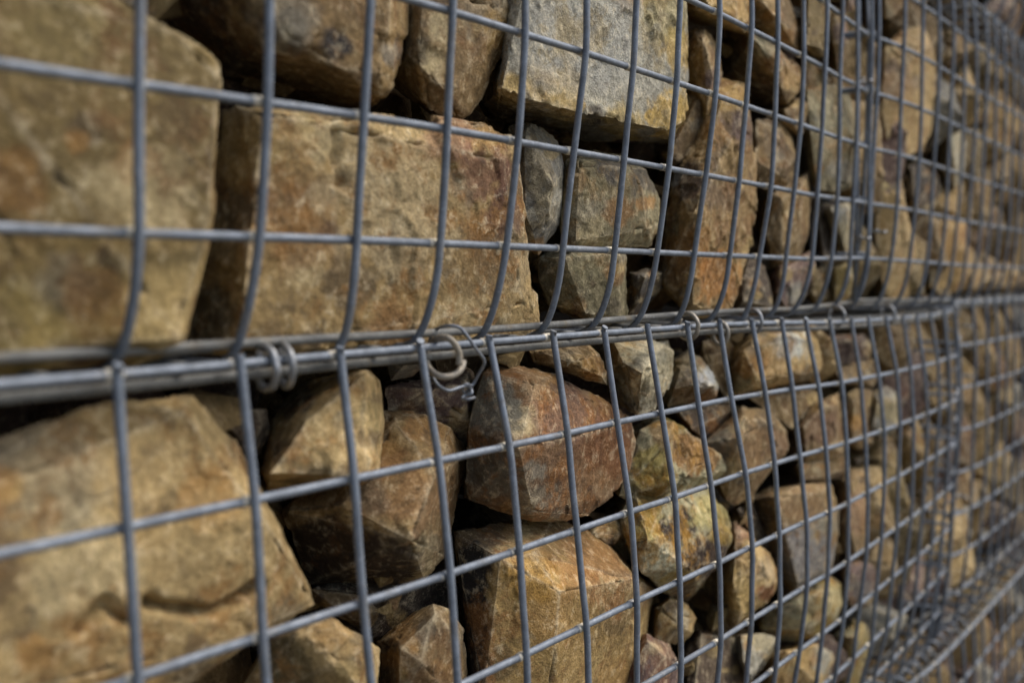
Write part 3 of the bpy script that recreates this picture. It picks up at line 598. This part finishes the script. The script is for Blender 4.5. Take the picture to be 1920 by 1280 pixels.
stone('ochre-grey stone with bright yellow-white right facet, lower right', 'yellow', .052,
      [(1462, 1140, .03), (1494, 1112, .014), (1524, 1090), (1560, 1080), (1578, 1096), (1580, 1130), (1566, 1168), (1530, 1196), (1480, 1206, .02), (1424, 1180, .05), (1430, 1140, .05)],
      inner=[(1500, 1130, 0), (1556, 1100, -.006), (1560, 1150, -.004), (1510, 1180, 0)],
      patches=[(1566, 1120, 20, (222, 204, 152), .8), (1450, 1160, 30, (110, 92, 56), .7), (1524, 1110, 24, (112, 98, 70), .6)], voxel=.003)
stone('grey-yellow stone near the bottom below the cream stone', 'grey', .054,
      [(1390, 1190), (1430, 1186), (1458, 1196), (1440, 1236), (1420, 1262), (1406, 1280), (1392, 1240)], voxel=.003, tone=.85, patches=[(1430, 1200, 22, (180, 164, 122), .6)])
stone('long pale ochre stone cut by the bottom edge, right of centre', 'tan', .046,
      [(1424, 1270, .02), (1470, 1216, .012), (1530, 1206), (1562, 1224), (1568, 1250), (1540, 1290), (1500, 1330), (1420, 1340)],
      patches=[(1540, 1236, 26, (178, 180, 166), .7), (1500, 1230, 30, (186, 146, 72), .5)], voxel=.003, tone=.95)
stone('brown stone with orange streak under the top wire, lower right cage', 'brown', .052,
      [(1588, 736), (1612, 724), (1636, 730), (1648, 780), (1640, 830), (1612, 846), (1590, 830), (1584, 780)], patches=[(1602, 790, 16, (184, 136, 66), .7)], voxel=.004)
stone('smooth greenish stone with round top, lower right cage', 'grey', .050,
      [(1640, 740), (1662, 722), (1684, 740), (1690, 780), (1676, 810), (1650, 822), (1636, 800)], patches=[(1668, 770, 26, (164, 146, 96), .7)], voxel=.004, tone=.85, rough=.5)
stone('dark reddish stone just under the seam, lower right cage', 'purple', .062,
      [(1546, 630), (1580, 622), (1620, 626), (1640, 650), (1630, 676), (1590, 690), (1552, 680)], tone=.65, voxel=.004)
stone('dull brown stone below the reddish one, lower right cage', 'brown', .060,
      [(1568, 694), (1600, 682), (1640, 672), (1652, 700), (1636, 724), (1600, 722), (1574, 720)], tone=.8, voxel=.004)
stone('tall pinkish brown stone right of the squared block', 'brown', .052,
      [(1576, 900), (1596, 880), (1624, 880), (1630, 940), (1624, 1020), (1608, 1050), (1584, 1040), (1574, 980)], patches=[(1600, 960, 40, (170, 134, 104), .6)], voxel=.004)
stone('brown stone under the ridged stone, shaded on top', 'brown', .062,
      [(1490, 872), (1560, 866), (1590, 850), (1596, 878), (1572, 898), (1500, 902)], tone=.7, voxel=.004)
stone('purple-brown stone lower right with grey lower face', 'purple', .054,
      [(1584, 1056), (1612, 1050), (1640, 1060), (1646, 1100), (1630, 1136), (1600, 1140), (1584, 1110)], patches=[(1615, 1110, 26, (124, 118, 110), .7)], voxel=.004)
stone('yellowish grey stone near the bottom edge, lower right', 'yellow', .056,
      [(1574, 1190), (1600, 1160), (1626, 1170), (1632, 1220), (1616, 1280), (1588, 1300), (1572, 1250)], voxel=.004, tone=.8)
stone('small shadowed stone between the huge tan stone and the bright wedge', 'dark', .085,
      [(404, 776), (450, 764), (500, 768), (508, 800), (490, 852), (468, 862), (438, 818)], voxel=.003)
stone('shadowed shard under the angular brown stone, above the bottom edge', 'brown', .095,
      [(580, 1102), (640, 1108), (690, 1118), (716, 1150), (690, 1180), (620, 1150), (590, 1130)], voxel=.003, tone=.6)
# ---- right of the corner joint, upper row
stone('tall tan stone just right of the corner joint, upper cage', 'tan', .052,
      [(1662, 84), (1692, 56), (1730, 50), (1752, 90), (1756, 160), (1748, 240), (1732, 282), (1700, 292), (1668, 284), (1652, 200)],
      patches=[(1670, 150, 40, (150, 116, 92), .6), (1715, 90, 34, (196, 170, 124), .5)], voxel=.0045)
stone('pale tan upright stone standing on the seam, right of the corner joint', 'tan', .052,
      [(1642, 340), (1676, 306), (1692, 340), (1700, 400), (1716, 460), (1716, 530), (1700, 566), (1660, 560), (1644, 470)],
      patches=[(1690, 450, 40, (206, 178, 130), .6), (1660, 330, 30, (160, 150, 92), .5)], voxel=.0045)
stone('dark round stone between the two tan stones, upper right cage', 'dark', .075,
      [(1702, 310), (1740, 300), (1762, 330), (1764, 370), (1744, 396), (1708, 400), (1700, 360)], voxel=.005, tone=.7)
stone('ochre stone above the seam in the upper right cage', 'ochre', .056,
      [(1744, 424), (1780, 408), (1812, 420), (1820, 470), (1812, 540), (1770, 556), (1742, 540)], voxel=.005, patches=[(1790, 460, 40, (186, 142, 84), .5)])
stone('brown stone at the top edge right of the corner joint', 'brown', .056,
      [(1652, -60), (1700, -60), (1712, 0), (1696, 30), (1664, 34), (1648, 0)], voxel=.005)
stone('thin pale yellow stone in the upper right cage', 'pale', .056,
      [(1782, 250), (1800, 240), (1812, 270), (1808, 330), (1790, 356), (1780, 310)], voxel=.005, tone=.85)

# ---- filler stones: everything the tracing above leaves over
def clip(poly, px, py, nx, ny):            # keep the side where (p-P).n <= 0
    out = []
    for i in range(len(poly)):
        a, b = poly[i], poly[(i+1) % len(poly)]
        da = (a[0]-px)*nx+(a[1]-py)*ny; db = (b[0]-px)*nx+(b[1]-py)*ny
        if da <= 0: out.append(a)
        if (da < 0) != (db < 0) and da != db:
            t = da/(da-db); out.append((a[0]+(b[0]-a[0])*t, a[1]+(b[1]-a[1])*t))
    return out
def cells(rect, spacing, fixed, rg):
    s0, s1, h0, h1 = rect; sites = list(fixed); nf = len(sites); tries = 0; fails = 0
    while fails < 400:
        p = (rg.uniform(s0, s1), rg.uniform(h0, h1)); r = spacing*rg.choice((.62, .8, 1., 1.2))
        if all((p[0]-q[0])**2+((p[1]-q[1])*1.0)**2 > r*r for q in sites): sites.append(p); fails = 0
        else: fails += 1
    for i in range(nf, len(sites)):
        c = sites[i]; poly = [(s0, h0), (s1, h0), (s1, h1), (s0, h1)]
        for k, q in enumerate(sites):
            if k == i: continue
            dx, dy = q[0]-c[0], q[1]-c[1]; L2 = math.hypot(dx, dy)
            if L2 > spacing*3.2: continue
            g_ = .5-.0035/L2
            poly = clip(poly, c[0]+dx*g_, c[1]+dy*g_, dx/L2, dy/L2)
            if len(poly) < 3: break
        if len(poly) >= 3: yield c, poly
def cell_points(poly, d0, rg, tilt=.25, depth=.11):
    cx = sum(p[0] for p in poly)/len(poly); cy = sum(p[1] for p in poly)/len(poly)
    a, b = rg.uniform(-tilt, tilt), rg.uniform(-tilt, tilt); pts = []
    q = []
    for p in poly:                          # cut the corners so that no cell stays a clean polygon
        q.append(p)
    n = len(q); ring = []
    for i in range(n):
        p0, p1 = q[i], q[(i+1) % n]; u_ = rg.uniform(.12, .32); w_ = rg.uniform(.68, .9)
        for t_ in (u_, w_): ring.append((p0[0]+(p1[0]-p0[0])*t_, p0[1]+(p1[1]-p0[1])*t_))
    for s, h in ring:
        pts.append(Vector((s, D+d0+.016+rg.uniform(0, .03)+a*(s-cx)+b*(h-cy), HC+h)))
        pts.append(Vector((cx+(s-cx)*.75, D+d0+depth, HC+cy+(h-cy)*.75)))
    for k in range(rg.choice((2, 3, 3, 4))):
        s, h = rg.choice(ring); k_ = rg.uniform(.2, .8)
        pts.append(Vector((cx+(s-cx)*k_, D+d0+rg.uniform(-.012, .008), HC+cy+(h-cy)*k_)))
    return [Vector((v.x, max(v.y, D+mesh_d(v.x, v.z-HC)+.0085), v.z)) for v in pts]
rg = random.Random(21)
WORD = ['no', 'one', 'two', 'three', 'four', 'five', 'six', 'seven', 'eight', 'nine', 'ten', 'eleven', 'twelve', 'thirteen', 'fourteen', 'fifteen', 'sixteen', 'seventeen', 'eighteen', 'nineteen', 'twenty']
rect = {'A0': (-1.9, -.17, -.622, -.058), 'B0': (-1.9, -.62, -.030, .488)}
regions = [('A', (-2.2, 3.55, -.620, -.060)), ('B', (-2.2, 3.55, -.028, .486)), ('C', (-2.2, 3.55, -1.235, -.655)), ('D', (-2.2, 3.55, .505, 1.01))]
ROWN = {'A': 'lower row', 'B': 'upper row', 'C': 'bottom row', 'D': 'topmost row'}
JOINT = {'A': S0+DSL+21.2*P, 'B': S0+15.1*P, 'C': S0+17.6*P, 'D': S0+22.6*P}
beyond = []; used = set()
COLW = {'ochre': 'ochre', 'tan': 'tan', 'brown': 'brown', 'grey': 'grey', 'olive': 'olive', 'rust': 'rusty', 'purple': 'purplish', 'pale': 'pale'}
for row, rc in regions:
    fx = [p for p in site_pts if rc[2]-.02 <= p[1] <= rc[3]+.02]
    for c, poly in cells(rc, .150, fx, rg):
        cen = Vector((c[0], D+.05, HC+c[1])); x, y = to_px(cen)
        hand = (row == 'A' and -260 < x < 1560 and y < 1425) or (row == 'B' and -300 < x < 1610 and y > -150-max(0, 900-x)*.9)
        if hand: continue
        pts = cell_points(poly, rg.uniform(.045, .075), rg)
        seen = -6 < x < 1926 and -6 < y < 1286
        pal = rg.choice(('ochre', 'tan', 'brown', 'brown', 'tan', 'grey', 'olive', 'rust', 'purple', 'ochre', 'brown', 'brown'))
        tone = rg.uniform(.5, .9)
        if not seen:
            beyond.append((pts, pal, tone)); continue
        o = hull_object('stone', [pts], M_STONE)
        nx = int(round(abs(c[0]-JOINT[row])/P)); side = 'right' if c[0] > JOINT[row] else 'left'
        ny = max(0, int(round((c[1]-rc[2])/P)))
        lab = f"{COLW[pal]} stone, {ROWN[row]}, {WORD[min(20, nx)]} squares {side} of the joint, {WORD[min(20, ny)]} above its base"
        if lab in used: lab = lab.replace(' stone', ' smaller stone', 1)
        if lab in used: lab = lab.replace('smaller', 'narrow', 1)
        used.add(lab)
        tag(o, lab, 'stone', 'stones packed in the gabion cages')
        for i, k in enumerate(('c1', 'c2', 'c3')):
            cc = srgb(*PAL[pal][i]); o[k] = [cc[0]*tone, cc[1]*tone, cc[2]*tone]
        o['mot'] = .5; jobs.append((o, .0055, len(jobs), [], [], 1.2))

# ---- carve: subdivide the hulls, chip their edges, flake and roughen the faces
def roughen(v, n, seed, rough, size):
    q = v+np.array([seed*3.17, seed*1.71, -seed*2.3])
    rs = np.random.RandomState(seed+11); ax = rs.normal(size=3); ax[1] *= .5; ax /= np.linalg.norm(ax)
    a = min(1.0, size/.10)
    wv = np.stack([fbm(q*34+k*7.7, 2) for k in range(3)], 1)
    off = fbm(q*10, 2)*.0018*a + fbm(q*60, 3)*.0011*rough + fbm(q*170, 2)*.0006*rough
    msk = np.clip(fbm(q*16+3, 2)*2.6+.25, 0, 1)
    for cell, amp, tl in ((.050, .0011, .040), (.016, .0009, .10)):   # flake scars: tilted plates meeting in small sharp steps
        g_ = (v+wv*cell*.22)/cell; b0 = np.floor(g_-.5); best = np.full(len(v), 9.); val = np.zeros(len(v))
        for dx in (0, 1):
            for dy in (0, 1):
                for dz in (0, 1):
                    cc = b0+np.array([dx, dy, dz]); ci = (cc+seed*13).astype(np.int64) & 255
                    hsh = _perm[_perm[_perm[ci[:, 0]]+ci[:, 1]]+ci[:, 2]]
                    pnt = cc+.5+_grad[hsh & 255]*.38; dv = g_-pnt; d2 = (dv*dv).sum(1)
                    m_ = d2 < best; best[m_] = d2[m_]
                    h2 = _perm[hsh+1]
                    vv = (h2/255.-.5)*amp*2+(dv*_grad[h2 & 255]).sum(1)*tl*cell
                    val[m_] = vv[m_]
        off = off+val*a*min(2., rough)*(msk if cell < .03 else 1.)
    lay = (q@ax)*95+fbm(q*20+5, 2)*4.0       # bedding planes break into small steps
    fr = lay-np.floor(lay); off = off+(np.clip(fr/.25, 0, 1)-fr)*.0008*rough*np.clip(fbm(q*9+9, 2)*2.6+.15, 0, 1)
    return v+n*off[:, None]
def spread(f, ea, eb, nb, n): return (np.bincount(ea, f[eb], n)+np.bincount(eb, f[ea], n))/nb
for o, vox, seed, pk, ck, rough in jobs:
    hv, hT, hf, fn = HULL[o.name]; me = o.data
    v, T, fid = refine(hv, hT, hf, vox*1.25); n = len(v)
    me.vertices.add(n); me.vertices.foreach_set('co', v.astype(np.float32).ravel())
    me.loops.add(len(T)*3); me.loops.foreach_set('vertex_index', T.astype(np.int32).ravel())
    me.polygons.add(len(T)); me.polygons.foreach_set('loop_start', np.arange(0, len(T)*3, 3, dtype=np.int32)); me.polygons.foreach_set('loop_total', np.full(len(T), 3, np.int32))
    me.update(calc_edges=True)
    nn = np.empty(n*3, np.float32); me.vertex_normals.foreach_get('vector', nn); nn = nn.reshape(-1, 3).astype(float)
    ed = np.empty(len(me.edges)*2, np.int32); me.edges.foreach_get('vertices', ed); ea, eb = ed[0::2], ed[1::2]
    nb = np.bincount(np.concatenate([ea, eb]), minlength=n).clip(1)
    # ridges: edges between two facets
    TE = np.sort(np.concatenate([T[:, [0, 1]], T[:, [1, 2]], T[:, [2, 0]]]), 1); key = TE[:, 0].astype(np.int64)*n+TE[:, 1]; ff = np.tile(fid, 3)
    od = np.argsort(key, kind='stable'); ks, fs = key[od], ff[od]; k0, f0, f1 = ks[0::2], fs[0::2], fs[1::2]
    dots = (fn[f0]*fn[f1]).sum(1); rid = k0[(f0 != f1) & (dots < math.cos(math.radians(13)))]
    mk = np.minimum(ea, eb).astype(np.int64)*n+np.maximum(ea, eb); shp = np.isin(mk, rid)
    sv = np.zeros(n); sv[ea[shp]] = 1; sv[eb[shp]] = 1
    sa = me.attributes.new('sharp_edge', 'BOOLEAN', 'EDGE'); sa.data.foreach_set('value', shp)
    rf = np.random.RandomState(seed).rand(len(fn)); fa = me.attributes.new('facet', 'FLOAT', 'FACE'); fa.data.foreach_set('value', rf[fid].astype(np.float32))
    size = float(np.abs(v).max())
    v2 = roughen(v, nn, seed, rough, size)
    qq = v+seed*2.31
    f = sv*(np.clip(fbm(qq*42, 3)-.10, 0, 1)*.026+.0002)*min(1., size/.08); base = f.copy(); near = sv.copy()
    for it in range(2): f = np.where(sv > 0, base, spread(f, ea, eb, nb, n)*.92)
    v2 = v2-nn*f[:, None]
    for it in range(2): near = np.maximum(near*.97, spread(near, ea, eb, nb, n))
    loc = np.array(o.location)
    w3 = v+loc-np.array(CAM); zz = np.maximum(w3@np.array(fw), .05)
    pq = np.stack([960+F_PX*(w3@np.array(rt))/zz, 640-F_PX*(w3@np.array(up))/zz], 1)   # where each point was traced from
    ppm = F_PX/zz
    for poly, wd, dp in ck:
        best = np.full(n, 9.); P2 = [np.array(p, float) for p in poly]
        for a, b in zip(P2, P2[1:]):
            ab = b-a; tt = np.clip(((pq-a)@ab)/(ab@ab), 0, 1); best = np.minimum(best, np.linalg.norm(pq-(a+tt[:, None]*ab), axis=1)/ppm)
        best = best+fbm(v*60+seed, 2)*.003
        v2[:, 1] += dp*np.exp(-(np.clip(best, 0, 9)/wd)**2)*(nn[:, 1] < .3)
    colr = np.zeros((n, 4), np.float32)
    if pk:
        wob = fbm(v*28+seed, 4, .6); wob2 = fbm(v*110+seed, 2)
        acc = np.zeros((n, 3)); al = np.zeros(n)
        for px_, py_, r, c, wg in pk:
            p = (px_, py_); c = srgb(*c)
            dd = np.hypot(pq[:, 0]-p[0], pq[:, 1]-p[1])/r
            a = np.clip((1.12-dd+wob*.9+wob2*.4)/.35, 0, 1)*wg
            acc = acc*(1-a)[:, None]+np.array(c[:3])*a[:, None]; al = al*(1-a)+a
        colr[:, :3] = acc/np.maximum(al, 1e-4)[:, None]; colr[:, 3] = al
    at = me.attributes.new('patch', 'FLOAT_COLOR', 'POINT'); at.data.foreach_set('color', colr.ravel())
    me.vertices.foreach_set('co', v2.astype(np.float32).ravel())
    wear = np.clip(near*1.1*(.35+1.6*np.clip(fbm(qq*24, 2)+.2, 0, 1)), 0, 1)
    aw = me.attributes.new('wear', 'FLOAT', 'POINT'); aw.data.foreach_set('value', wear.astype(np.float32))
    me.polygons.foreach_set('use_smooth', [True]*len(me.polygons)); me.update()

# ---- rubble deep in the cages and the stones beyond the picture: one mass each
def joined(name, items, sub, label):
    V, Fc, C = [], [], []
    for k, (pts, pal, tone) in enumerate(items):
        b = bmesh.new()
        for p in pts: b.verts.new(p)
        bmesh.ops.convex_hull(b, input=b.verts)
        bmesh.ops.delete(b, geom=[v for v in b.verts if not v.link_faces], context='VERTS')
        if sub: bmesh.ops.subdivide_edges(b, edges=b.edges[:], cuts=sub, use_grid_fill=True)
        b.normal_update(); b.verts.index_update(); o_ = len(V)
        co = np.array([v.co for v in b.verts]); nn = np.array([v.normal for v in b.verts])
        sc_ = min(1., float(np.ptp(co, axis=0).max())/.1); co = co+nn*(fbm(co*22+k, 2)*.010*sc_+fbm(co*60+k, 2)*.004*sc_)[:, None]
        V += [tuple(x) for x in co]; Fc += [tuple(o_+v.index for v in f.verts) for f in b.faces]
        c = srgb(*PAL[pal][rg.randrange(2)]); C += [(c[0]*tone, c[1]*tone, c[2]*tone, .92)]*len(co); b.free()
    me = bpy.data.meshes.new(name); me.from_pydata(V, [], Fc); me.materials.append(M_STONE)
    at = me.attributes.new('patch', 'FLOAT_COLOR', 'POINT'); at.data.foreach_set('color', np.array(C, np.float32).ravel())
    o = bpy.data.objects.new(name, me); col.objects.link(o)
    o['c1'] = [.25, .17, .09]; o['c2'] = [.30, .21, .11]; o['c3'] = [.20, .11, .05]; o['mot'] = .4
    tag(o, label, 'rubble', None, 'stuff'); return o
joined('outer_rubble', beyond, 2, 'more brown stones of the gabion wall beyond the picture edges')
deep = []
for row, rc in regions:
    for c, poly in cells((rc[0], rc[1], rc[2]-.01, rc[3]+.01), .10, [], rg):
        deep.append((cell_points(poly, rg.uniform(.125, .175), rg, .35, .12), rg.choice(('dark', 'brown', 'brown', 'purple', 'olive', 'tan')), rg.uniform(.4, .75)))  # tones lowered so gap shade is painted into the rubble colour
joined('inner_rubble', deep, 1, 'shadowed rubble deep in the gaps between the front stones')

chips = []
for k in range(620):                        # splinters that slipped into the gaps between the big stones
    c0 = Vector((rg.uniform(.05, 2.6), D+rg.uniform(.075, .13), HC+rg.uniform(-.62, .5))); r0 = rg.uniform(.008, .022)
    chips.append(([c0+Vector((rg.uniform(-1, 1)*1.4, rg.uniform(-1, 1), rg.uniform(-1, 1)*.8))*r0 for _ in range(9)], rg.choice(('brown', 'tan', 'dark', 'grey', 'olive')), rg.uniform(.5, .95)))
joined('stone_chips', chips, 1, 'small stone splinters lodged in the gaps between the big stones')

# ------------------------------------------------------------------ rings and tie wire
def loose(name, pts, r, mat, label, cat, group=None, sub=3, sides=9):
    org = sum((Vector(p) for p in pts), Vector())/len(pts)
    o = bpy.data.objects.new(name, tube_mesh(name, pts, r, sides, sub, mat, org)); col.objects.link(o); o.location = org
    tag(o, label, cat, group); return o
def seam_ring(x, y, label, mat=None, d=.024, rd=.0128, rh=.0125, yaw=0., gap=.5, start=1.2, r=.0022):
    c = bp(x, y, d); pts = []; rr_ = random.Random(int(x*7+y))
    for k in range(15):
        a = start+(2*math.pi-gap)*k/14
        u, v_ = rd*math.cos(a)*rr_.uniform(.94, 1.06), rh*math.sin(a)*rr_.uniform(.94, 1.06)
        pts.append(c+Vector((u*math.sin(yaw)+.004*(k/14-.5), u*math.cos(yaw), v_)))
    return loose('hog_ring', pts, r, mat or M_RING, label, 'hog ring', 'steel rings closing the cage seams', 2)
seam_ring(498, 688, 'left ring of the bright steel pair around the seam bars', yaw=.15)
seam_ring(534, 684, 'right ring of the bright steel pair around the seam bars', yaw=.35, rd=.0145)
seam_ring(1290, 612, 'dull steel ring on the seam just above the small grey-topped stone', M_RINGOLD, yaw=.25, rd=.0135)
seam_ring(1350, 624, 'low rusty ring hanging at the seam right of the grey-topped stone', M_RINGOLD, d=.022, yaw=.3, rd=.011, rh=.012)
seam_ring(1412, 602, 'bright steel ring on the seam above the rounded tan stone', yaw=.3)
seam_ring(1568, 592, 'steel ring on the seam two wires left of the corner joint', yaw=.3)
seam_ring(1664, 590, 'steel ring on the seam just right of the corner joint', yaw=.3)
seam_ring(1786, 584, 'steel ring on the seam at the far end of the large lower cage', yaw=.3, rd=.012)
loose('hanging_ring', [bp(*p) for p in ((869, 678, .006), (864, 692, .003), (850, 703, .004), (830, 706, .008), (813, 699, .016), (802, 686, .026), (799, 666, .034), (806, 646, .032), (821, 634, .018), (839, 633, .006), (853, 645, .002), (861, 664, .001), (861, 684, .001))],
      .0023, M_RINGOLD, 'open cream-coloured ring hanging on the seam beside the twisted tie wire', 'hog ring', None, 4)
loose('tie_wire', [bp(*p) for p in ((800, 660, .04), (812, 622, .036), (838, 611, .016), (862, 614, .008), (879, 634, .003), (893, 655, .001), (906, 672, .002), (907, 684, .004), (896, 704, .010), (885, 722, .014), (874, 720, .012), (866, 729, .016), (872, 737, .020), (882, 730, .015), (884, 738, .013), (872, 741, .017), (866, 747, .017), (878, 748, .012), (890, 745, .010))],
      .0012, M_TIE, 'thin grey tie wire twisted under the seam near the middle', 'tie wire', None, 4, 7)
loose('tie_wire', [bp(*p) for p in ((802, 684, .034), (812, 708, .022), (824, 724, .016), (842, 732, .014), (862, 726, .013), (876, 723, .013), (884, 730, .016), (876, 738, .018))],
      .0012, M_TIE, 'lower loop of thin tie wire hanging from the cream ring', 'tie wire', None, 4, 7)
def joint_clip(x, y, label, d=.018, wdt=.011):
    c = bp(x, y, d); pts = []
    for k in range(13):
        a = -2.2+(2*math.pi-.6)*k/12
        pts.append(c+Vector((wdt*math.cos(a), .009*math.sin(a), .0022*(k/12-.5))))
    return loose('joint_clip', pts, .0019, M_RING, label, 'joint clip', 'steel clips on the vertical joints', 2)
for x, y, lb in ((1622, 152, 'steel clip across the upper corner joint near the top'), (1618, 446, 'lower left steel clip across the upper corner joint'), (1648, 434, 'lower right steel clip across the upper corner joint'),
                 (1812, 611, 'steel clip at the top of the far lower cage joint'), (1816, 652, 'second steel clip down the far lower cage joint'), (1812, 704, 'third steel clip down the far lower cage joint'),
                 (1802, 930, 'steel clip halfway down the far lower cage joint'), (1796, 958, 'steel clip just below halfway on the far lower joint'), (1786, 1110, 'bright steel clip near the foot of the far lower joint')):
    joint_clip(x, y, lb)
for x, y, lb in ((1800, 1176, 'steel ring on the bottom seam under the far joint'), (1748, 1250, 'steel ring on the bottom seam near the picture corner'), (1724, 1270, 'leftmost steel ring on the bottom seam at the lower edge'), (1790, 1190, 'steel ring on the bottom seam beside the joint ring')):
    seam_ring(x, y, lb, yaw=.2)

def spiral(p0, p1, rad, pitch, label):
    p0, p1 = Vector(p0), Vector(p1); ax = (p1-p0); L_ = ax.length; ax.normalize(); e1 = Vector((0, 1, 0)); e2 = ax.cross(e1)
    n_ = int(L_/pitch*10); pts = [p0+ax*(L_*k/n_)+(e1*math.cos(k*.6283)+e2*math.sin(k*.6283))*rad for k in range(n_+1)]
    return loose('spiral_binder', pts, .0017, M_TIE, label, 'spiral binder', 'spiral binders lacing the cages', 1, 7)
cA = cages['A1']
for a_, b_, lb in ((.5, 6.6, 'wire spiral lacing the vertical joint of the two lower cages'),):
    spiral(cA.pt(cA.ns+.17, a_, .012), cA.pt(cA.ns+.17, b_, .012), .014, .046, lb)
spiral((S0+16.5*P, D+.026, HC-.634), (S0+25*P, D+.026, HC-.634), .013, .040, 'wire spiral lacing the bottom seam at the lower right corner')
